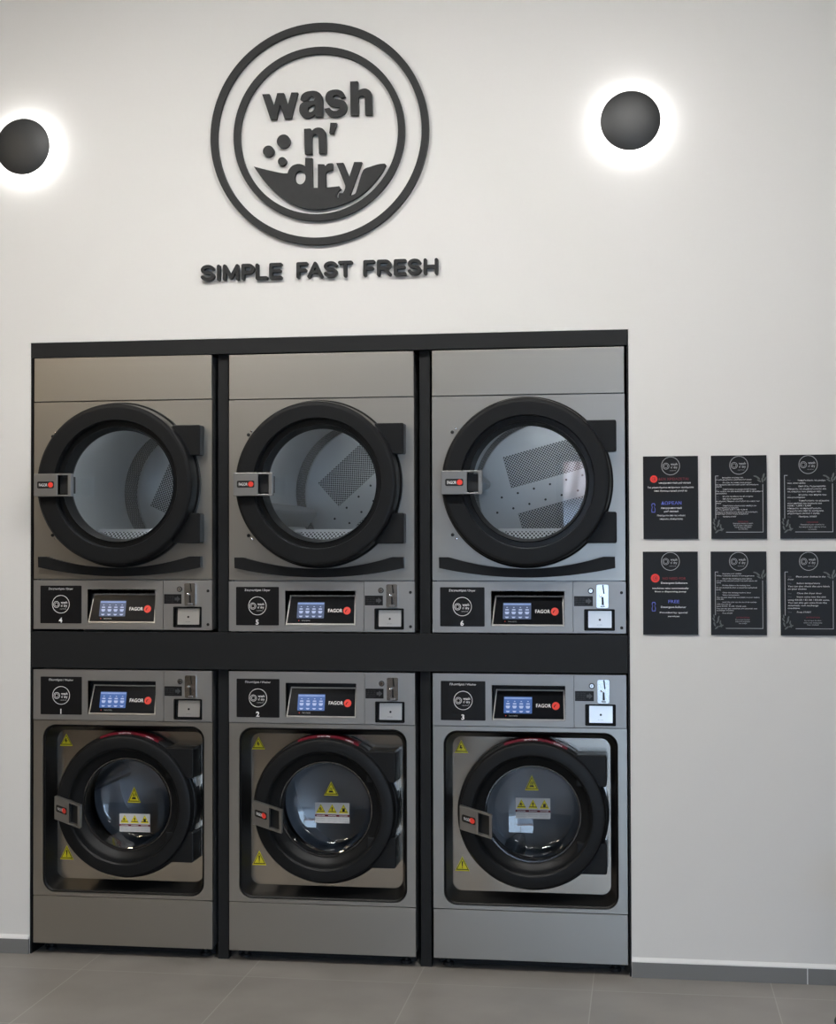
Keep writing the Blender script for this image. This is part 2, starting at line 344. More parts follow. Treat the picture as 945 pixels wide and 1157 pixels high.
for nm, x0, x1, joint in (('baseboard_left', XL, OX0-.001, -.5), ('baseboard_right', OX1+.001, XR, 3.182)):
    m = MB(); m.box(x0, joint-.002, -.012, -.0005, 0, .062, tile_base); m.box(joint+.002, x1, -.012, -.0005, 0, .062, tile_base)
    m.box(joint-.002, joint+.002, -.0105, -.0005, 0, .062, caulk)
    m.add([(x, y, z) for x in (x0, x1) for y, z in ((-.0005, .062), (-.0125, .062), (-.0115, .067), (-.0005, .079))], [(0, 1, 2, 3), (7, 6, 5, 4), (0, 4, 5, 1), (1, 5, 6, 2), (2, 6, 7, 3), (3, 7, 4, 0)], caulk)
    struct(m.build(nm))

ct = tag(empty('added_counter', (-.7, -6.85, 0)), 'unseen dark box added along the front wall to darken low reflections', 'added_counter')  # unseen, added so the black band and notices reflect a dark lower room
MB().box(-2.2, 2.2, -.32, .30, 0.06, 1.12, wood_m).build('added_counter_body', ct, bevel=.004); MB().box(-2.25, 2.25, -.34, .34, 1.12, 1.16, black).build('added_counter_top', ct, bevel=.004)
MB().box(-2.15, 2.15, -.30, .24, 0, .06, rubber).build('plinth', ct)

# ceiling lamps
def ceiling_lamp(x, y, sx, sy, dm, label, dd=.095):
    t = tag(empty('ceiling_light', (x, y, H)), label, 'ceiling light', 'ceiling lights of the shop')
    m = MB(); m.prism([rrect(-sx/2, sx/2, -sy/2, sy/2, .02, 3), rrect(-sx/2+.02, sx/2-.02, -sy/2+.02, sy/2-.02, .01, 3)], 0, .04, black)
    o = m.build('lamp_frame', t); o.rotation_euler = (-PI/2, 0, 0)
    MB().box(-sx/2+.02, sx/2-.02, -sy/2+.02, sy/2-.02, -dd, -.001, dm).build('diffuser', t)
for (x, y, dm_, l) in ((.50, -2.25, lamp_m, 'ceiling panel lamp nearest the wall, left of the pair'), (2.45, -2.25, lamp_m, 'ceiling panel lamp nearest the wall, right of the pair'), (-.9, -5.7, farfill_m, 'unseen fill lamp added at the back of the shop, left of the pair'), (4.3, -5.7, farfill_m, 'unseen fill lamp added nearest the shop window')):  # far pair added out of view as fill for the wall
    ceiling_lamp(x, y, .95, .30, dm_, l)
ceiling_lamp(-1.7, -3.6, .6, .6, warmlamp_m, 'square warm ceiling lamp beside the brown side wall')

# a house across the street, seen mirrored in the dryer glass
h = tag(empty('street_house', (1.2, -15.5, 0)), 'pale house with a terracotta tiled roof across the street', 'house')
MB().box(-4, 4.5, -3, 0, 0, 2.4, brick_m).build('wall', h)
rt = mat('roof_tiles', (.55, .28, .2), .8); n_, l_, b_ = nodes(rt)
tc = n_.new('ShaderNodeTexCoord'); wv = n_.new('ShaderNodeTexWave'); wv.inputs['Scale'].default_value = 1.6; wv.inputs['Distortion'].default_value = 1.0
rp = n_.new('ShaderNodeValToRGB'); rp.color_ramp.elements[0].color = (.30, .13, .09, 1); rp.color_ramp.elements[1].color = (.75, .50, .42, 1)
l_.new(tc.outputs['Object'], wv.inputs['Vector']); l_.new(wv.outputs['Fac'], rp.inputs[0]); l_.new(rp.outputs[0], b_.inputs['Base Color'])
m = MB(); m.add([(-4.3, .3, 2.42), (4.8, .3, 2.42), (4.8, -1.5, 2.95), (-4.3, -1.5, 2.95), (4.8, -3.3, 2.42), (-4.3, -3.3, 2.42), (-4.3, .3, 2.34), (4.8, .3, 2.34), (4.8, -3.3, 2.34), (-4.3, -3.3, 2.34)],
                [(0, 1, 2, 3), (3, 2, 4, 5), (6, 7, 1, 0), (9, 5, 4, 8), (6, 9, 8, 7), (0, 3, 5, 9, 6), (1, 7, 8, 4, 2)], rt)
m.build('roof', h)
struct(MB().box(-12, 16, -24, YF-.2, -.12, -.02, mat('street_asphalt', (.35, .35, .36), .9)).build('ground'))

# ------------------------------------------------------------------ black surround of the machines
sr = tag(empty('machine_surround', (1.2435, 0, 0)), 'black metal surround framing the six laundry machines in the white wall', 'frame')
def sx(m, *a): x0, x1 = a[0]-1.2435, a[1]-1.2435; m.box(x0, x1, *a[2:], black); return m
sx(MB(), -.013, 2.500, -.005, .03, 2.517, 2.580).build('top_fascia', sr, bevel=.001)
sx(MB(), -.006, 2.493, -.003, .028, 1.204, 1.357).build('middle_band', sr, bevel=.001)
for x0, x1 in ((.7965, .842), (1.650, 1.694)):
    sx(MB(), x0, x1, .03, .075, 0, 2.517).build('post', sr, bevel=.002)
for x0, x1 in ((-.0145, -.0075), (2.4945, 2.5015)):
    m = MB(); m.box(x0-1.2435, x1-1.2435, .001, .6, 0.0, 2.516, liner_m); m.build('side_liner', sr)

# ------------------------------------------------------------------ shared machine pieces
def plate_hole(mb, x0, x1, z0, z1, inner, y0, y1, m):
    mb.prism([[(x0, z0), (x1, z0), (x1, z1), (x0, z1)], inner], y0, y1, m)
def emblem(mb, cx, cz, r, y, m, cut):
    """round red mark with a curved notch"""
    mb.prism([circle(cx, cz, r, 28)], y, y, m)
    a = circle(cx + r*.25, cz - r*.35, r*.75, 12, PI*.55, PI*1.0); b = circle(cx + r*.45, cz - r*.35, r*.72, 12, PI*1.0, PI*.62)
    mb.prism([a + b], y - .0004, y - .0004, cut)
def control_panel(root, dz, num, kind, screen, zt, zb):
    """dz: height offset from the dryer's panel"""
    m = MB(); dx = .002 if dz else 0
    x0, x1, a, b = .240+dx, .5345+dx, 1.391+dz, 1.531+dz
    Y = -.003
    for bx in ((0, x0, zb, zt), (x1, .569+dx, zb, zt), (x0, x1, zb, a), (x0, x1, b, zt)): m.box(bx[0], bx[1], Y, .02, bx[2], bx[3], plate)
    cp = m.build('control_panel', root)
    # number label with print
    m = MB(); lx0, lx1, lz0, lz1 = .031+dx, .213+dx, 1.388+dz, 1.547+dz; cx = (lx0+lx1)/2
    m.prism([rrect(lx0, lx1, lz0, lz1, .003, 3)], Y-.0015, Y, label_m); y = Y-.002
    m.text({'d': 'Στεγνωτήριο / Dryer', 'w': 'Πλυντήριο / Washer'}[kind], cx, lz1-.013, y, .0085, white_p, width=.108, bold=.008)
    mini_logo(m, cx, (lz0+lz1)/2+.001, .0385, y, white_p)
    m.text(num, cx-.001, lz0+.014, y, .021, white_p, bold=.035)
    o = m.build('number_label', cp); o['label'] = 'black label with white print and number ' + num
    # recess and tilted display
    m = MB(); m.box(x0, x1, .045, .05, a, b, dark_m); m.box(x0-.001, x0, Y, .05, a, b, dark_m); m.box(x1, x1+.001, Y, .05, a, b, dark_m); m.box(x0, x1, Y, .05, b, b+.001, dark_m)
    m.build('display_recess', cp)
    def tilt(z): return -.003 + (z - a) / .122 * .036
    m = MB(); tz = a + .121
    q = [(x0+.001, a+.001), (x1-.001, a+.001), (x1-.004, tz), (x0+.013, tz)]
    qi = [(x0+.006, a+.006), (x1-.006, a+.006), (x1-.009, tz-.005), (x0+.0175, tz-.005)]
    m.prism([q, qi], -.003, .004, plate)
    m.prism([qi], -.0015, .004, disp_m); yy = -.0022
    sx0, sx1, sz0, sz1 = .286+dx, .400+dx, 1.418+dz, 1.483+dz
    m.text('FAGOR', .4465+dx, 1.450+dz, yy, .0145, white_p, width=.060, bold=.012)
    emblem(m, .4955+dx, 1.449+dz, .0155, yy, red_emb, disp_m)
    m.text('TOUCH CONTROL', .325+dx, 1.4085+dz, yy, .005, grey_p, width=.036)
    m.prism([circle(.295+dx, 1.4085+dz, .0018, 8)], yy, yy, red_p)
    m.v = [(x, y + tilt(z) + .003, z) for x, y, z in m.v]; m.build('display', cp)
    m = MB(); m.prism([rrect(sx0, sx1, sz0, sz1, .002, 2)], -.0022, -.0018, screen)
    m.prism([[(sx0+.002, sz1-.009), (sx1-.002, sz1-.009), (sx1-.002, sz1-.002), (sx0+.002, sz1-.002)]], -.0026, -.0026, scr_t)
    m.text('Select programme', (sx0+sx1)/2, sz1-.0055, -.003, .0042, scr_w, width=.05)
    for i in range(4):
        c = sx0 + .0165 + i * .027
        m.prism([[(c-.003, sz0+.0455), (c+.003, sz0+.0455), (c+.003, sz0+.0485), (c-.003, sz0+.0485)]], -.0026, -.0026, scr_w)
        m.prism([[(c-.0075, sz0+.035), (c+.0075, sz0+.035), (c+.0065, sz0+.040), (c-.0065, sz0+.040)]], -.0026, -.0026, scr_w)
        m.prism([[(c-.005, sz0+.0195), (c+.005, sz0+.0195), (c+.0085, sz0+.0255), (c+.0085, sz0+.030), (c-.0085, sz0+.030), (c-.0085, sz0+.0255)]], -.0026, -.0026, scr_w)
        m.prism([[(c-.004, sz0+.004), (c+.004, sz0+.004), (c+.0085, sz0+.010), (c-.0085, sz0+.010)]], -.0026, -.0026, scr_w)
    m.v = [(x, y + tilt(z) + .003, z) for x, y, z in m.v]; o = m.build('touch_screen', cp); o['label'] = 'lit blue touch screen with rows of pale icons'
    # coin unit
    X = .571+dx; m = MB(); e0, e1, f0, f1 = .615+dx, .735+dx, 1.375+dz, 1.459+dz
    for bx in ((X, e0, zb, zt), (e1, .780, zb, zt), (e0, e1, zb, f0), (e0, e1, f1, zt)): m.box(bx[0], bx[1], Y, .02, bx[2], bx[3], plate)
    cu = m.build('coin_panel', root)
    m = MB(); m.box(e0, e1, .018, .02, f0, f1, dark_m)
    m.prism([rrect(e0-.001, e1+.001, f0-.001, f1+.001, .004, 3), rrect(e0+.003, e1-.003, f0+.003, f1-.003, .003, 3)], Y-.003, .018, gasket_m)
    m.build('coin_return', cu)
    m = MB(); m.prism([rrect(e0+.015, e1-.012, f0+.010, f1-.007, .002, 2)], .001, .006, chrome2)
    m.prism([circle((e0+e1)/2+.001, (f0+f1)/2, .0045, 14)], .0002, .0002, black_p); m.text('RETURN', (e0+e1)/2, f0+.022, .0003, .004, grey_p)
    m.v = [(x, y + (z-f0)*.10, z) for x, y, z in m.v]; m.build('return_flap', cu, bevel=.0008)
    m = MB(); c, d = .641+dx, 1.533+dz
    m.lathe([(0, Y-.008), (.0075, Y-.008), (.0085, Y-.006), (.0085, Y)], c, d, chrome, 24); m.lathe([(.0085, Y-.0025), (.0115, Y-.002), (.0115, Y)], c, d, black_p, 24)
    m.prism([circle(c, d, .002, 8)], Y-.0084, Y-.0084, black_p); m.build('lock', cu, smooth=40)
    m = MB(); p0, p1, q0, q1 = .664+dx, .7105+dx, 1.465+dz, 1.558+dz; pc = (p0+p1)/2
    m.prism([rrect(p0, p1, q0, q1, .006, 4)], Y-.008, Y, chrome)
    m.prism([[(pc-.0005, q1-.001), (pc+.0045, q1-.001), (pc+.0085, q1-.035), (pc+.0035, q1-.037)]], Y-.0085, Y-.0085, black_p)
    m.prism([[(pc-.003, q0+.044), (pc+.004, q0+.044), (pc+.006, q0+.012), (pc-.003, q0+.012)]], Y-.0085, Y-.0085, black_p)
    m.lathe([(0, Y-.02), (.004, Y-.018), (.005, Y-.008)], pc-.007, q0+.048, chrome, 14)
    m.box(pc-.008, pc+.010, Y-.014, Y-.008, q0+.004, q0+.009, handle_m); m.build('coin_slot', cu, smooth=35)
    m = MB(); i0, i1, j0, j1 = .574+dx, .649+dx, 1.472+dz, 1.512+dz
    m.prism([[(i0, j0), (i1, j0), (i1, j1), (i0, j1)]], Y-.0008, Y, label_m)
    for k in range(4): m.text(('Insert coins here', '0.50  1.00  2.00', 'then press start', 'no change given')[k], i0+.006, j1-.008-k*.008, Y-.0012, .0042, dim_p, 'L', width=.036)
    m.prism([[(i0+.046, j0+.014), (i0+.056, j0+.014), (i0+.056, j0+.007), (i0+.070, j0+.020), (i0+.056, j0+.033), (i0+.056, j0+.026), (i0+.046, j0+.026)]], Y-.0012, Y-.0012, dim_p)
    m.build('instruction_label', cu)
    if kind == 'd':
        for z in (1.526, 1.386):
            MB().lathe([(0, Y-.003), (.004, Y-.003), (.006, Y-.001), (.006, Y)], .763, z, black_p, 16).build('screw', cu, smooth=40)
def badge(mb, x0, x1, zc, y, shear=0.0, w=None):
    hgt = .0285; base = len(mb.v)
    mb.prism([rrect(x0, x1, zc-hgt/2, zc+hgt/2, .006, 4)], y-.0015, y, black_p)
    mb.text('FAGOR', x0+.008, zc, y-.002, .0125, white_p, 'L', width=(x1-x0)*.50, bold=.012)
    mb.prism([circle(x1-.0145, zc, 0.0112, 20)], y-.002, y-.002, red_emb)
    mb.v[base:] = [(x, yy, z - (x - x0) * shear) for x, yy, z in mb.v[base:]]

# ------------------------------------------------------------------ dryers
DC = (.387, 1.9705)
def dryer(X0, num, label, rot, lift=0.0):
    root = tag(empty('dryer', (X0, 0, 0)), label, 'dryer', 'dryers in the upper row')
    cx, cz = DC
    m = MB(); z0, z1 = 1.365, 2.508
    m.box(.006, .774, 1.30, 1.31, z0, z1, body_m); m.box(.006, .012, .021, 1.30, z0, z1, body_m); m.box(.768, .774, .021, 1.30, z0, z1, body_m)
    m.box(.012, .768, .021, 1.30, z0, z0+.006, body_m); m.box(.012, .768, .021, 1.30, z1-.006, z1, body_m)
    plate_hole(m, .012, .768, 1.375, z1-.006, circle(cx, cz, .27, 64), .045, .055, drum_m)
    m.build('cabinet_body', root)
    MB().box(0, .778, 0, .02, 2.327, 2.512, steel).build('top_panel', root, bevel=.0012)
    m = MB(); plate_hole(m, 0, .779, 1.575, 2.323, circle(cx, cz, .30, 96), 0, .02, steel)
    fp = m.build('front_panel', root)
    for x, z, r in ((.083, 2.178, .0075), (.097, 2.193, .006), (.083, 1.760, .0075), (.098, 1.745, .006)):
        mm = chrome if r < .007 else black_p
        MB().lathe([(0, -.006), (r*.8, -.005), (r, 0)], x, z, mm, 14).build('screw', fp, smooth=50)
    # door
    gx = cx + .008
    m = MB(); m.lathe([(.30, .0), (.346, -.001), (.346, -.022), (.339, -.030), (.3365, -.084), (.334, -.094), (.327, -.100), (.318, -.1015)], cx, cz, door_m, 128)
    m.prism([circle(cx, cz, .318, 128), circle(gx, cz, .268, 128)], -.1015, -.1015, door_m)
    m.lathe([(.268, -.1015), (.2655, -.098), (.2645, -.090), (.264, -.064)], gx, cz, door_m, 128)
    m.lathe([(.2440, -.064), (.2430, -.070), (.2395, -.072), (.234, -.040), (.228, -.002)], gx, cz, door_m, 128)
    dr = m.build('door', root, smooth=22)
    m = MB(); m.lathe([(.2645, -.064), (.2430, -.064)], gx, cz, door_in, 128); m.lathe([(.228, -.002), (.229, .012), (.27, .012)], gx, cz, door_in, 128)
    m.build('door_inner_ring', dr, smooth=30)
    m = MB(); m.lathe([(0, -.001), (.2282, -.001)], gx, cz, glass_d, 96); m.build('door_glass', dr, smooth=30)
    # perforated lint screen seen through the glass at the bottom
    zt = 1.785; r = .227; hx = math.sqrt(r*r-(cz-zt)**2); a0 = math.atan2(zt-cz, -hx); a1 = math.atan2(zt-cz, hx)
    arc = [(r*math.cos(a0+(a1-a0)*i/32), r*math.sin(a0+(a1-a0)*i/32)) for i in range(33)]
    m = MB(); m.prism([arc], 0, .006, perf_w); m.prism([[(-hx, zt-cz-.012), (hx, zt-cz-.012), (hx, zt-cz), (-hx, zt-cz)], ], -.001, 0, plastic_w)
    m.v = [(x, y + (z + .24) * .9, z) for x, y, z in m.v]; o = m.build('lint_screen', dr, loc=(gx, .016, cz)); o['label'] = 'white perforated screen behind the lower edge of the glass'
    for (z0, z1) in ((2.089, 2.2145), (1.7245, 1.849)):
        m = MB(); m.prism([[(cx+.240, z0), (.742, z0), (.746, z0+.004), (.746, z1-.004), (.742, z1), (cx+.240, z1)], ] , -.062, -.0005, door_m)
        m.build('hinge_block', dr, bevel=.004)
    # handle
    m = MB(); a, b = 1.9205, 2.0145; y0, y1 = -.136, -.106
    m.box(.055, .158, y0, y1, a, b, handle_m); m.box(.158, .203, y0, y1, a, a+.0065, handle_m); m.box(.158, .203, y0, y1, b-.0065, b, handle_m)
    m.box(.203, .2175, y0, y1, a, b, handle_m); m.box(.070, .150, y1, -.099, a+.01, b-.01, handle_dark); m.box(.154, .158, y0+.006, y1, a+.0065, b-.0065, handle_dark)
    m.box(.056, .2165, y1, y1+.002, a+.001, b-.001, handle_dark) if rot < 0 else None
    hd = m.build('door_handle', dr, bevel=.0015); hd['label'] = 'grey metal handle plate with a slot'
    m = MB(); m.box(.120, .215, -.100, -.078, a+.012, b-.012, handle_dark); m.build('latch_block', dr, bevel=.002)
    m = MB(); badge(m, .071, .1435, 1.968, y0-.0002); m.build('brand_badge', dr)
    # curved trim under the door
    def arc2(xa, xb, ze, sag, n=24):
        c = (xa+xb)/2; hw = (xb-xa)/2; return [(xa+(xb-xa)*i/n, ze - sag*(1-((xa+(xb-xa)*i/n-c)/hw)**2)) for i in range(n+1)]
    top = [(.030, 1.669), (.060, 1.669)] + arc2(.068, .688, 1.669, .047) + [(.695, 1.670), (.738, 1.670)]
    bot = arc2(.031, .739, 1.625, .038)
    m = MB(); m.prism([bot + top[::-1]], -.030, 0, door_m)
    m.build('lower_trim', root, bevel=.003)
    # drum
    dcx, dcz = .40, 1.967
    m = MB(); m.lathe([(.275, .06), (.335, .075), (.335, 1.16)], dcx, dcz, drum_lightened, 96)
    dm = m.build('drum', root, smooth=30)
    m = MB(); m.prism([circle(0, 0, .2975, 72)], 0, .004, drum_m)
    for k in range(14):
        for rr in (.0,):
            x = -.26 + k*.04; m.prism([circle(x, .035 if k % 2 else -.03, .0055, 10)], -.0006, -.0006, black_p)
    bp = m.build('drum_back', dm, loc=(dcx, 1.145, dcz)); bp.rotation_euler = (0, -math.radians(rot), 0)
    m = MB(); m.lathe([(.3335, -.20), (.3325, -.015)], 0, 0, perf_s, 96); m.lathe([(.3345, -.012), (.330, 0), (.295, .0005)], 0, 0, drum_m, 96)
    m.build('drum_seam', dm, smooth=30, loc=(dcx, 1.145, dcz))
    for z in (.065, -.215):
        m = MB(); m.prism([[(-.165, z), (.20, z), (.20, z+.155), (-.165, z+.155)]], -.0015, 0, perf_m)
        o = m.build('perforated_panel', dm, loc=(dcx, 1.143, dcz)); o.rotation_euler = (0, -math.radians(rot), 0)
    for k in range(3):
        m = MB(); n = 6; prof = [(.33, -.055), (.27, -.018), (.262, 0), (.27, .018), (.33, .055)]
        vs = [(a_, y, b_) for y in (.16, 1.0) for a_, b_ in prof]; vs[0:5] = [(a_+(.02 if i in (1, 2, 3) else 0), y, b_) for i, (a_, y, b_) in enumerate(vs[0:5])]
        m.add(vs, [(i, i+1, i+6, i+5) for i in range(4)] + [(0, 1, 2, 3, 4), (9, 8, 7, 6, 5)], drum_m)
        o = m.build('drum_lifter', dm, loc=(dcx, 0, dcz), smooth=40); o.rotation_euler = (0, -math.radians(rot + 158 + 120*k), 0)
    MB().box(-.05, .05, .075, .10, .255, .285, drumfill_m).build('drum_fill_glow', dm, loc=(dcx, 0, dcz))  # glowing box added out of sight to brighten the drum
    control_panel(root, 0, num, 'd', scr_d, 1.570, 1.3635)
    root.location.z = lift
    return root

# ------------------------------------------------------------------ washers
def washer(X0, num, label, tri, stk):
    root = tag(empty('washer', (X0, 0, 0)), label, 'washing machine', 'washers in the lower row')
    cx, cz = .402, .631
    m = MB(); z0, z1 = .046, 1.193
    m.box(.006, .774, 1.10, 1.11, z0, z1, body_m); m.box(.006, .012, .021, 1.10, z0, z1, body_m); m.box(.768, .774, .021, 1.10, z0, z1, body_m)
    m.box(.012, .768, .021, 1.10, z0, z0+.006, body_m); m.box(.012, .768, .021, 1.10, z1-.006, z1, body_m)
    m.build('cabinet_body', root)
    for x, y in ((.05, .08), (.73, .08), (.05, 1.0), (.73, 1.0)):
        m = MB(); m.add([], [], rubber)
        n = 16; vs = [(x+r*math.cos(2*PI*i/n), y+r*math.sin(2*PI*i/n), z) for z, r in ((0, .022), (.012, .022), (.012, .010), (.046, .010)) for i in range(n)]
        fs = [(q*n+i, q*n+(i+1) % n, (q+1)*n+(i+1) % n, (q+1)*n+i) for q in range(3) for i in range(n)] + [tuple(range(n))[::-1]]
        m.add(vs, fs, rubber); m.build('foot', root)
    MB().box(.014, .766, .10, .11, .002, .05, dark_m).build('gap_shade_board', root)  # near-black board standing in for the shadow gap under the washer
    outer = rrect(.043, .746, .262, .966, .055, 12)
    m = MB(); plate_hole(m, 0, .781, .247, .983, outer, 0, .02, steel); m.build('front_panel', root)
    MB().box(0, .781, 0, .02, .046, .2435, steel).build('plinth', root, bevel=.0012)
    # recess with its black rim
    og = rrect(.0445, .7445, .2635, .9645, .0535, 12); i1 = rrect(.047, .742, .266, .962, .052, 12); i2 = rrect(.068, .713, .299, .930, .038, 12); i3 = rrect(.052, .737, .272, .957, .050, 12)
    m = MB(); m.loft(og, .004, i1, .001, gasket_m); m.loft(og, .004, og, .02, gasket_m); m.loft(i1, .001, i3, .006, gasket_m); m.loft(i3, .006, i2, .100, gasket_m); m.build('recess_frame', root, smooth=50)
    m = MB()
    pl = [(.060, .292), (.722, .292), (.722, .885), (.690, .938), (.085, .938), (.060, .90)]
    m.prism([pl, circle(cx, cz, .24, 64)], .1, .104, polish); ip = m.build('inner_plate', root); ip['label'] = 'polished steel plate behind the door'
    def triangle(mb, tx, z0, z1, w, y, mark):
        c = [(tx-w/2, z0), (tx+w/2, z0), (tx, z1)]
        mb.prism([c], y, y+.0004, yellow_p); g = [(tx+(a-tx)*.86, z0+.005+(b-z0)*.80) for a, b in c]; g2 = [(tx+(a-tx)*.72, z0+.008+(b-z0)*.68) for a, b in c]
        mb.prism([g, g2], y-.0004, y-.0004, black_p)
        hh = z1-z0
        if mark == '!':
            mb.prism([[(tx-.0015, z0+hh*.28), (tx+.0015, z0+hh*.28), (tx+.003, z0+hh*.66), (tx-.003, z0+hh*.66)]], y-.0005, y-.0005, black_p); mb.prism([circle(tx, z0+hh*.21, .002, 8)], y-.0005, y-.0005, black_p)
        elif mark == 'b':
            mb.prism([[(tx-.004, z0+hh*.62), (tx+.002, z0+hh*.62), (tx-.001, z0+hh*.45), (tx+.006, z0+hh*.48), (tx-.003, z0+hh*.20), (tx, z0+hh*.38), (tx-.007, z0+hh*.36)]], y-.0005, y-.0005, black_p)
        elif mark == 'h':
            mb.prism([circle(tx, z0+hh*.32, w*.15, 10)], y-.0005, y-.0005, black_p)
            for k in (-1, 0, 1): mb.prism([[(tx+k*w*.09-.0016, z0+hh*.34), (tx+k*w*.09+.0016, z0+hh*.34), (tx+k*w*.13+.0016, z0+hh*.6), (tx+k*w*.13-.0016, z0+hh*.6)]], y-.0005, y-.0005, black_p)
        elif mark == 's':
            mb.prism([[(tx-w*.18, z0+hh*.22), (tx+w*.16, z0+hh*.22), (tx+w*.10, z0+hh*.34), (tx-w*.12, z0+hh*.34)]], y-.0005, y-.0005, black_p)
            for k in (-1, 0, 1): mb.prism([[(tx+k*w*.09-.0012, z0+hh*.38), (tx+k*w*.09+.0012, z0+hh*.38), (tx+k*w*.09+.003, z0+hh*.58), (tx+k*w*.09+.001, z0+hh*.58)]], y-.0005, y-.0005, black_p)
    for (tx, a, b, w, mk, lb) in ((.1035, .862, .914, .057, 'b', 'yellow triangle with a black bolt'), (.1065, .378, .438, .060, '!', 'yellow triangle with an exclamation mark')):
        m = MB(); triangle(m, tx+tri, a, b, w, .0992, mk); o = m.build('warning_sticker', ip); o['label'] = lb
    # door
    m = MB(); m.lathe([(.24, .085), (.306, .085), (.306, .028), (.301, .020), (.296, .018), (.295, -.010), (.290, -.020), (.282, -.024), (.245, -.022), (.238, -.016), (.232, .004), (.222, .016), (.206, .026), (.196, .034), (.190, .044), (.190, .085)], cx, cz, door_m, 128)
    dr = m.build('door', root, smooth=30)
    for z0, z1 in ((.750, .876), (.401, .527)):
        m = MB(); m.prism([[(.58, z0), (.694, z0), (.700, z0+.005), (.700, z1-.005), (.694, z1), (.58, z1)]], -.004, .099, door_m); m.build('hinge_block', dr, bevel=.004)
    MB().box(.688, .698, .05, .099, .53, .748, chrome2).build('hinge_plate', dr)
    m = MB(); m.lathe([(.1885, .040), (.1865, .032), (.183, .034), (.181, .060), (.172, .140), (.165, .163), (.152, .172), (0, .174)], cx, cz, glass_w, 96)
    m.build('door_glass', dr, smooth=35)
    m = MB(); m.lathe([(.1975, .0335), (.1955, .0295), (.190, .030), (.1885, .038)], cx, cz, rim_m, 96); o = m.build('glass_rim', dr, smooth=40)
    m = MB(); a, b = .577, .672; y0, y1 = -.052, -.024; k = .176; ky = .52
    for bx in ((.114, .190, a, b), (.190, .236, a, a+.007), (.190, .236, b-.007, b), (.236, .2465, a, b)): m.box(bx[0], bx[1], y0, y1, bx[2], bx[3], handle_m)
    m.box(.114, .2465, y1, y1+.002, a, b, handle_dark); m.box(.130, .182, y1, .02, a+.01, b-.01, handle_dark)
    m.v = [(.114 + (x-.114)*1.03, y - (x-.114)*ky, z - (x-.114)*k) for x, y, z in m.v]
    hd = m.build('door_handle', dr, bevel=.0015); hd['label'] = 'slanted grey metal handle plate with a slot'
    m = MB(); badge(m, .124, .180, .625, y0-.0002, k); m.v = [(.114 + (x-.114)*1.03, y - (x-.114)*ky, z) for x, y, z in m.v]; m.build('brand_badge', dr)
    # red seal on the flange
    m = MB(); aa, ab = math.radians(62), math.radians(112)
    m.prism([circle(cx, cz, .3062, 30, aa, ab) + circle(cx, cz, .2965, 30, ab, aa)], .0155, .0178, stick_red)
    m.lathe([(.3068, .02), (.3068, .08)], cx, cz, stick_red, 30, aa, ab)
    m.v = m.v
    for s_, ang in (('WARNING', 70), ('DO NOT OPEN', 91)):
        base = len(m.v); m.text(s_, 0, 0, .0152, .0055, white_p, bold=.02)
        m.v[base:] = [(cx + (.3013+z)*math.cos(math.radians(ang)-x/.30), y, cz + (.3013+z)*math.sin(math.radians(ang)-x/.30)) for x, y, z in m.v[base:]]
    o = m.build('warning_strip', dr); o['label'] = 'dark red curved strip with white print'
    # stickers on the glass
    (tx, ta, tb, tw), (rx0, rx1, rz0, rz1) = stk
    m = MB(); triangle(m, tx, ta, tb, tw, .1665, 's'); o = m.build('warning_sticker', dr); o['label'] = 'yellow triangle on the door glass'
    m = MB(); y = .1665; m.prism([[(rx0, rz0), (rx1, rz0), (rx1, rz1), (rx0, rz1)]], y, y+.0004, stick_w)
    W = rx1-rx0; Hh = rz1-rz0
    for i, mk in enumerate('b!h'):
        triangle(m, rx0+W*(.17+.33*i), rz0+Hh*.49, rz0+Hh*.93, W*.28, y-.0008, mk)
    m.prism([[(rx0, rz0+Hh*.31), (rx1, rz0+Hh*.31), (rx1, rz0+Hh*.42), (rx0, rz0+Hh*.42)]], y-.0005, y-.0005, stick_red)
    for i, s_ in enumerate(('DANGER', 'WARNING', 'DANGER')):
        m.text(s_, rx0+W*(.17+.33*i), rz0+Hh*.365, y-.001, .0045, white_p, width=W*.24, bold=.02)
        for q, l2 in enumerate(('High voltage', 'Read the manual', 'Hot surface')[i:i+1] + ('do not open', 'before use', 'do not touch')[i:i+1]):
            m.text(l2, rx0+W*(.17+.33*i), rz0+Hh*(.22-.11*q), y-.001, .0038, grey_p, width=W*.25)
    o = m.build('warning_sticker', dr); o['label'] = 'white card with three yellow triangles on the door glass'
    # drum and rubber boot
    m = MB(); m.lathe([(.235, .105), (.215, .12), (.21, .16), (.222, .18), (.21, .20), (.225, .235)], cx, cz, rubber, 64); m.build('rubber_boot', root, smooth=40)
    m = MB(); m.lathe([(.222, .24), (.31, .27), (.31, .80), (0, .80)], cx, cz, wdrum_m, 64); dm = m.build('drum', root, smooth=30)
    for k in range(3):
        m = MB(); prof = [(.308, -.05), (.25, -.018), (.242, 0), (.25, .018), (.308, .05)]
        m.add([(a_, y, b_) for y in (.29, .78) for a_, b_ in prof], [(i, i+1, i+6, i+5) for i in range(4)] + [(0, 1, 2, 3, 4), (9, 8, 7, 6, 5)], wdrum_m)
        o = m.build('drum_lifter', dm, loc=(cx, 0, cz), smooth=40); o.rotation_euler = (0, math.radians(40+25*int(num)+120*k), 0)
    control_panel(root, -.380, num, 'w', scr_m, 1.197, .986)
    return root

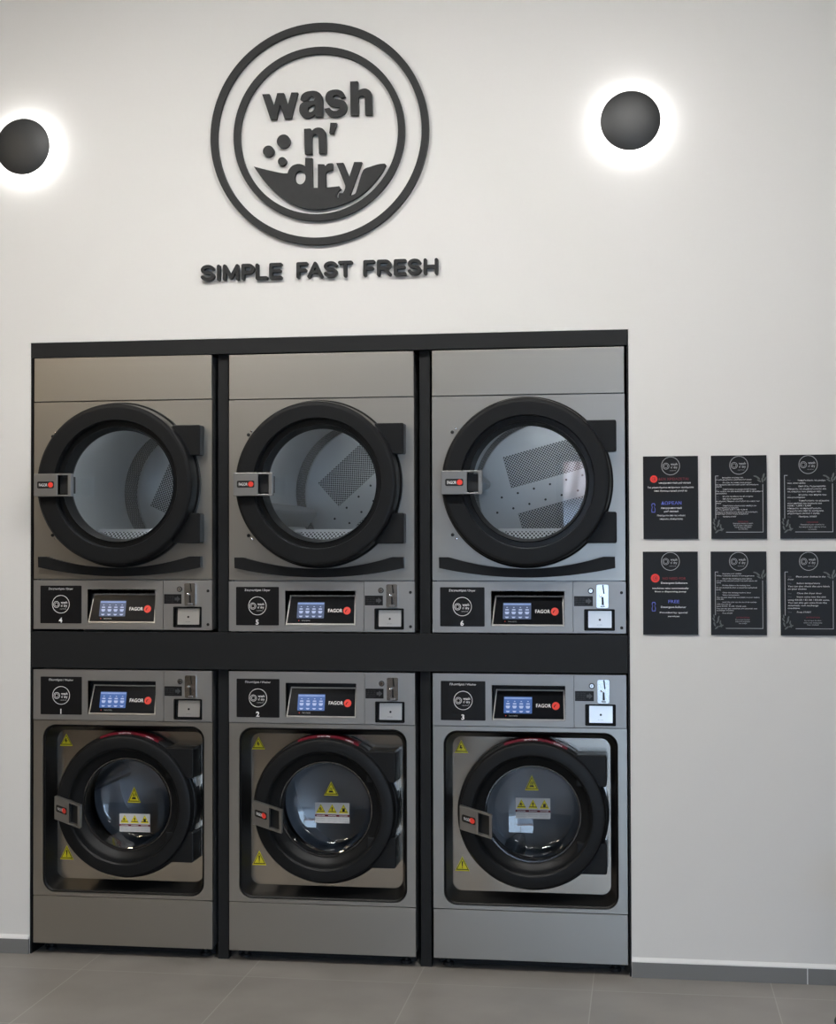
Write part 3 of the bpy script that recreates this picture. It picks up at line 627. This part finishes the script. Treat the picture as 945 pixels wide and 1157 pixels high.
dryer(0, '4', 'dryer numbered 4, left end of the upper row, smooth drum behind the round glass', 65, .004)
dryer(.853, '5', 'dryer numbered 5, middle of the upper row between the two black posts', 42)
dryer(1.707, '6', 'dryer numbered 6, right end of the upper row, street reflected in its glass', 15)
washer(0, '1', 'washer numbered 1, left end of the lower row beneath dryer 4', .003, ((.3855, .6145, .683, .059), (.320, .4565, .489, .567)))
washer(.853, '2', 'washer numbered 2, middle of the lower row beneath dryer 5', -.004, ((.3965, .6635, .723, .063), (.327, .475, .548, .634)))
washer(1.707, '3', 'washer numbered 3, right end of the lower row beneath dryer 6', 0, ((.3885, .7035, .766, .057), (.321, .465, .587, .672)))

# ------------------------------------------------------------------ round logo on the wall
lg = tag(empty('logo_sign', (1.2395, 0, 3.4195)), 'round black raised sign reading wash n\' dry high on the white wall', 'sign')
YF_, YB_ = -.022, -.0005
def ring(ro, ri, nm):
    m = MB(); m.lathe([(ri, YB_), (ri, YF_), (ro, YF_), (ro, YB_)], 0, -.0015, sign_m, 160); m.build(nm, lg, smooth=30)
ring(.4605, .4305, 'outer_ring'); ring(.3610, .3330, 'inner_ring')
def sign_piece(nm, loops, parent=lg, lab=None):
    m = MB(); m.prism([smooth_loop(l) for l in loops], YF_, YB_, sign_m); o = m.build(nm, parent)
    if lab: o['label'] = lab
    return o
sign_piece('letter', [LOGO_W], lab='letter w'); sign_piece('letter', [LOGO_A, LOGO_AH], lab='letter a'); sign_piece('letter', [LOGO_S], lab='letter s')
sign_piece('letter', [LOGO_H], lab='letter h'); sign_piece('letter', [LOGO_N], lab='letter n'); sign_piece('apostrophe', [LOGO_AP])
sign_piece('wave_with_letters', [LOGO_BOWL, LOGO_DH], lab='curved wave shape joined with the letters dry')
for x, z, r in LOGO_DOTS:
    MB().prism([circle(x, z, r, 32)], YF_, YB_, sign_m).build('bubble', lg)

# slogan of separate round-ended letters
sl = tag(empty('slogan_sign', (1.2365, 0, 2.82)), 'raised black letters reading SIMPLE FAST FRESH beneath the round sign', 'sign')
def arcp(cx, cz, rx, rz, a0, a1, n=10): return [(cx+rx*math.cos(math.radians(a0+(a1-a0)*i/n)), cz+rz*math.sin(math.radians(a0+(a1-a0)*i/n))) for i in range(n+1)]
GL = {'I': [[(.5, 0), (.5, 1)]], 'L': [[(0, 1), (0, 0), (1, 0)]], 'E': [[(1, 1), (0, 1), (0, 0), (1, 0)], [(0, .52), (.9, .52)]],
      'F': [[(1, 1), (0, 1), (0, 0)], [(0, .5), (.85, .5)]], 'M': [[(0, 0), (.02, 1), (.5, .1), (.98, 1), (1, 0)]],
      'P': [[(0, 0), (0, 1), (.6, 1)] + arcp(.6, .72, .4, .28, 90, -90) + [(0, .44)]],
      'R': [[(0, 0), (0, 1), (.6, 1)] + arcp(.6, .74, .4, .26, 90, -90) + [(0, .48)], [(.55, .48), (1, 0)]],
      'A': [[(0, 0), (.5, 1), (1, 0)], [(.2, .36), (.8, .36)]], 'T': [[(0, 1), (1, 1)], [(.5, 1), (.5, 0)]], 'H': [[(0, 0), (0, 1)], [(1, 0), (1, 1)], [(0, .5), (1, .5)]],
      'S': [arcp(.5, .75, .5, .25, 15, 265, 14) + arcp(.5, .25, .5, .25, 85, -165, 14)]}
SW = .0070; ZB, ZT = 2.8275, 2.8865
for c, xa, xb in SLOGAN:
    m = MB(); xa += SW - 1.2365; xb -= SW + 1.2365
    off = 0
    for st in GL[c]:
        P = [(xa + (xb-xa)*u, ZB - 2.82 + (ZT-SW-ZB+.002)*v) for u, v in st]
        for (a, b), (a2, b2) in zip(P[:-1], P[1:]):
            th = math.atan2(b2-b, a2-a); cap = circle(a2, b2, SW, 8, th-PI/2, th+PI/2) + circle(a, b, SW, 8, th+PI/2, th+1.5*PI)
            off += 1; m.prism([cap], -.020 - .00015*off, YB_ - .00001*off, sign_m)
    o = m.build('letter', sl); o['label'] = 'letter ' + c

# ------------------------------------------------------------------ wall lamps
def sconce(x, z, label):
    t = tag(empty('wall_lamp', (x, 0, z)), label, 'wall lamp', 'round black wall lamps')
    MB().lathe([(0, -.001), (.055, -.001), (.055, -.026), (0, -.026)], 0, 0, sconce_m, 40).build('wall_mount', t, smooth=30)
    m = MB(); m.lathe([(0, -.062), (.03, -.0615), (.06, -.059), (.09, -.0545), (.112, -.048), (.1185, -.0445), (.1195, -.041), (.117, -.039), (.11, -.040), (.055, -.040), (0, -.040)], 0, 0, sconce_m, 96)
    m.build('lamp_shade', t, smooth=40)
    MB().lathe([(.074, -.0395), (.074, -.034), (.105, -.034), (.105, -.0395)], 0, 0, led_m, 64).build('led_ring', t)
sconce(-.036, 3.412, 'round black wall lamp with white halo, cut by the photo\'s left edge')
sconce(2.516, 3.411, 'round black wall lamp with white halo right of the logo sign')

# ------------------------------------------------------------------ notices
PW, PH = .216, .330
def notice(x0, z1, label, rows, framed, icons=None):
    t = tag(MB().prism([rrect(-PW/2, PW/2, -PH/2, PH/2, .001, 2)], -.0065, -.0005, poster_m).build('notice_board', loc=(x0+PW/2, 0, z1-PH/2)), label, 'notice', 'black notices beside the machines')
    U = lambda u: -PW/2 + u*PW; V = lambda v: PH/2 - v*PH; y = -.0068
    m = MB(); mini_logo(m, U(.502), V(.118), .0365, y, grey_p); o = m.build('logo_print', t)
    m = MB()
    for (s, u, v, h, al, mt, wd) in rows:
        m.text(s, U(u), V(v), y, h, mt, al, width=(wd*PW if wd else None), bold=.012)
    m.build('printed_text', t)
    if framed:
        m = MB(); th = .0022
        def bar(u0, v0, u1, v1): m.prism([[(U(u0)-th/2, V(v1)-th/2), (U(u1)+th/2, V(v1)-th/2), (U(u1)+th/2, V(v0)+th/2), (U(u0)-th/2, V(v0)+th/2)]], y, y, grey_p)
        bar(.08, .245, .08, .76); bar(.08, .245, .13, .245); bar(.93, .35, .93, .92); bar(.27, .92, .93, .92)
        def leaf(u, v, L, a):
            c, s_ = math.cos(math.radians(a)), math.sin(math.radians(a)); pts = []
            for i in range(12):
                q = 2*PI*i/12; px, pz = L/2*(1+math.cos(q)), L*.17*math.sin(q); pts.append((U(u)+px*c-pz*s_, V(v)+px*s_+pz*c))
            m.prism([pts], y, y, lf)
        lf = grey_p if icons is None else dim_p
        lf = mat('print_leaf', (.11, .12, .115), .5)
        for u, v, L, a in ((.07, .93, .020, 40), (.08, .90, .020, 110), (.14, .90, .020, 20), (.10, .86, .020, 60), (.07, .84, .018, 120), (.16, .87, .016, 80), (.12, .82, .018, 70), (.06, .80, .016, 100), (.19, .91, .018, 100)): leaf(u, v, L, a)
        for u, v, L, a in ((.93, .33, .020, 100), (.90, .32, .018, 150), (.93, .28, .022, 75), (.88, .29, .020, 140), (.84, .26, .018, 165), (.95, .31, .02, 60)): leaf(u, v, L, a)
        m.build('printed_border', t)
    if icons:
        (cu, cv, r), (bu, bv) = icons
        m = MB(); m.prism([circle(U(cu), V(cv), r, 36)], y, y, red_p); m.prism([circle(U(cu), V(cv), r*.55, 24), circle(U(cu), V(cv), r*.45, 24)], y-.0003, y-.0003, dred_p); m.prism([circle(U(cu)+r*.1, V(cv), r*.2, 12)], y-.0003, y-.0003, dred_p)
        m.build('red_dot_icon', t)
        a, b = U(bu), V(bv); m = MB()
        o_ = [(a-.007, b-.018), (a+.007, b-.018), (a+.008, b-.004), (a+.004, b+.004), (a+.008, b+.012), (a+.005, b+.019), (a-.005, b+.019), (a-.008, b+.012), (a-.005, b+.002), (a-.008, b-.006)]
        i_ = [(a+(x-a)*.68, b+(z-b)*.84) for x, z in o_]
        m.prism([o_, i_], y, y, blue_p); m.build('bottle_icon', t)
    return t
W_, G_, R_, B_, D_ = white_p, grey_p, dred_p, blue_p, dim_p
notice(2.558, 2.070, 'upper notice of the column nearest the machines, red dot and blue Greek heading', [
    ('ΔΕΝ ΧΡΕΙΑΖΕΤΑΙ', .55, .275, .0095, 'C', R_, .55), ('απορρυπαντικό-μαλακτικό', .575, .322, .0062, 'C', W_, .58),
    ('Τα μηχανήματα παίρνουν αυτόματα', .50, .376, .0060, 'C', W_, .84), ('από δοσομετρική αντλία', .50, .418, .0060, 'C', W_, .60),
    ('ΔΩΡΕΑΝ', .51, .565, .0125, 'C', B_, .37), ('Απορρυπαντικό', .51, .625, .0072, 'C', W_, .38), ('μαλακτικό', .51, .665, .0068, 'C', W_, .26),
    ('Παρέχεται από τις ειδικές', .51, .715, .0058, 'C', W_, .51), ('υπηρεσίες εξυπηρέτησης', .51, .757, .0058, 'C', W_, .42)], False, ((.195, .275, .0145), (.185, .625)))
notice(2.555, 1.690, 'lower notice of the column nearest the machines, red dot and blue heading FREE', [
    ('NO NEED FOR', .57, .322, .0100, 'C', R_, .42), ('Detergent-Softeners', .57, .377, .0068, 'C', W_, .48),
    ('machines take automatically', .50, .440, .0062, 'C', W_, .66), ('from a dispensing pump', .50, .480, .0062, 'C', W_, .57),
    ('FREE', .56, .600, .0125, 'C', B_, .20), ('Detergent-Softener', .555, .667, .0072, 'C', W_, .46),
    ('Provided by special', .555, .733, .0062, 'C', W_, .50), ('services', .555, .777, .0060, 'C', W_, .21)], False, ((.225, .320, .0172), (.195, .665)))
def steps(lines, foot, red, h=.0050, dim=None):
    r = []
    for s, u, v, wd in lines: r.append((s, u, v, h, 'L', G2, wd))
    for s, v, wd in foot: r.append((s, .57, v, .0045, 'C', G_, wd))
    r.append((red[0], .57, red[1], .0055, 'C', R_, red[2]))
    for v, u in (dim or ()): r.append(('Step', u, v, h, 'L', D_, None))
    return r
G2 = mat('print_pale', (.66, .66, .67), .5)
notice(2.8245, 2.070, 'upper notice of the middle column, dense Greek washing steps', steps([
    ('Διαχωρίστε τα ρούχα σας', .20, .265, .38), ('(λευκά-χρωματιστά, ευαίσθητα-ανθεκτικά)', .09, .290, .64),
    ('Ελέγξτε τις τσέπες των ρούχων', .21, .325, .52), ('και αφαιρέστε από αυτές κάθε μεταλλικό αντικείμενο', .09, .350, .76), ('κέρματα', .09, .373, .10),
    ('Τοποθετήστε τα ρούχα στο πλυντήριο', .21, .405, .60), ('Μην γεμίζετε τον κάδο περισσότερο από το επιτρεπόμενο', .09, .430, .84), ('όριο φόρτωσης', .09, .455, .19),
    ('Κλείστε την πόρτα του πλυντηρίου', .21, .490, .54), ('Επιλέξτε θερμοκρασία', .21, .520, .36), ('πλυσίματος. Μπορείτε να ελέγξετε την ετικέτα των', .09, .548, .78), ('ρούχων', .09, .572, .09),
    ('Τοποθετήστε κέρματα στην υποδοχή του', .21, .603, .60), ('μηχανήματος με κέρματα', .09, .627, .40), ('με τη χρήση 0,50 / 1,00 / 2,00 €', .09, .650, .56),
    ('Μπορείτε να προμηθευτείτε κέρματα από το αυτόματο', .09, .678, .74), ('μηχάνημα ανταλλαγής κερμάτων', .09, .700, .58), ('Πατήστε START', .21, .733, .24)],
    (('Προσοχή μην ανοίγετε την πόρτα', .815, .36), ('πριν τελειώσει το πρόγραμμα', .838, .33), ('της πλύσης και σβήσει', .860, .30), ('η ένδειξη', .882, .16)), ('ΠΡΟΣΟΧΗ', .795, .18), .0046,
    dim=((.265, .09), (.325, .09), (.405, .09), (.490, .09), (.520, .09), (.603, .09), (.733, .09))), True)
notice(2.8210, 1.690, 'lower notice of the middle column, dense English washing steps', steps([
    ('Separate your clothes', .21, .265, .34), ('White / coloured, delicate or strong garments', .10, .290, .68),
    ('Check the clothing pockets before', .21, .325, .53), ('you start the wash and remove any metal objects and', .10, .350, .73), ('coins', .10, .373, .08),
    ('Put the clothes in the washing drum', .21, .405, .50), ('Do not overload the drum or exceed the marked load', .10, .432, .73), ('limit', .10, .457, .08),
    ('Close the washing machine door', .21, .492, .51), ('Select temperature', .21, .520, .30), ('You can also check the care labels on your clothes', .10, .548, .77), ('to be safe', .10, .570, .13),
    ('Insert the coins into the slot of the machine', .21, .605, .61), ('with the use of', .10, .630, .26), ('coins €0.50 / €1.00 / €2.00 each', .10, .655, .53),
    ('You can also get coins from the automatic coin', .10, .682, .73), ('exchange machine', .10, .705, .31), ('Press START', .21, .738, .18)],
    (('Do not open the door', .815, .26), ('before the programme', .838, .26), ('has ended', .860, .14)), ('ATTENTION', .79, .24), .0046,
    dim=((.265, .10), (.325, .10), (.405, .10), (.492, .10), (.520, .10), (.605, .10), (.738, .10))), True)
notice(3.0915, 2.070, 'upper notice of the outer column at the photo\'s right edge, larger Greek drying steps', steps([
    ('Τοποθετήστε τα ρούχα', .31, .305, .50), ('σας στον κάδο', .13, .337, .32), ('Επιλέξτε θερμοκρασία', .33, .375, .48), ('Μπορείτε να συμβουλευτείτε και', .13, .407, .69), ('τις ετικέτες των ρούχων σας', .13, .438, .60),
    ('Κλείστε την πόρτα του', .33, .477, .49), ('στεγνωτηρίου', .13, .507, .31), ('Τοποθετήστε τα κέρματα', .33, .547, .54), ('στην υποδοχή της συσκευής και', .13, .578, .61), ('0,50€ / 1,00€ / 2,00€', .13, .607, .42),
    ('Μπορείτε να προμηθευτείτε', .13, .638, .60), ('κέρματα και από το αυτόματο', .13, .668, .64), ('μηχάνημα ανταλλαγής', .13, .698, .57), ('Πατήστε START', .33, .737, .32)],
    (('Προσοχή μην ανοίγετε', .832, .42), ('την πόρτα πριν από το τέλος', .860, .48), ('της λειτουργίας', .888, .15)), ('ΠΡΟΣΟΧΗ', .805, .20), .0056,
    dim=((.305, .13), (.375, .13), (.477, .13), (.547, .13), (.737, .13))), True)
notice(3.0905, 1.690, 'lower notice of the outer column at the photo\'s right edge, larger English drying steps', steps([
    ('Place your clothes in the', .28, .300, .52), ('dryer', .13, .332, .11), ('Select temperature', .29, .378, .41), ('You can also check the care labels', .13, .415, .74), ('on your clothes', .13, .447, .33),
    ('Close the dryer door', .29, .497, .44), ('Insert coins into the slot', .29, .540, .51), ('using €0.50 / €1.00 / €2.00 coins.', .13, .577, .74), ('You can also get coins from the', .13, .610, .69), ('automatic coin exchange', .13, .643, .54), ('machine', .13, .675, .21), ('Press START', .29, .722, .25)],
    (('Do not open the door', .822, .30), ('before the drying time', .848, .32), ('has ended', .872, .20)), ('ATTENTION', .785, .24), .0060,
    dim=((.300, .13), (.378, .13), (.497, .13), (.540, .13), (.722, .13))), True)

# black stool foot that just enters the frame at the lower right
st = tag(empty('stool', (3.425, -.50, 0)), 'black stool whose round foot enters the lower right corner', 'stool')
def turned(prof, mt, nm):
    n = 48; vs = [(r*math.cos(2*PI*i/n), r*math.sin(2*PI*i/n), z) for r, z in prof for i in range(n)]
    fs = [(q*n+i, q*n+(i+1) % n, (q+1)*n+(i+1) % n, (q+1)*n+i) for q in range(len(prof)-1) for i in range(n)]
    fs += [tuple(range(n))[::-1], tuple(range((len(prof)-1)*n, len(prof)*n))]
    mb = MB(); mb.add(vs, fs, mt); mb.build(nm, st, smooth=40)
turned([(.19, 0), (.20, .006), (.195, .014), (.05, .022), (.03, .03)], rubber, 'base')
turned([(.025, .028), (.025, .44)], rubber, 'pole'); turned([(.06, .44), (.17, .455), (.18, .47), (.18, .50), (.17, .515)], rubber, 'seat')
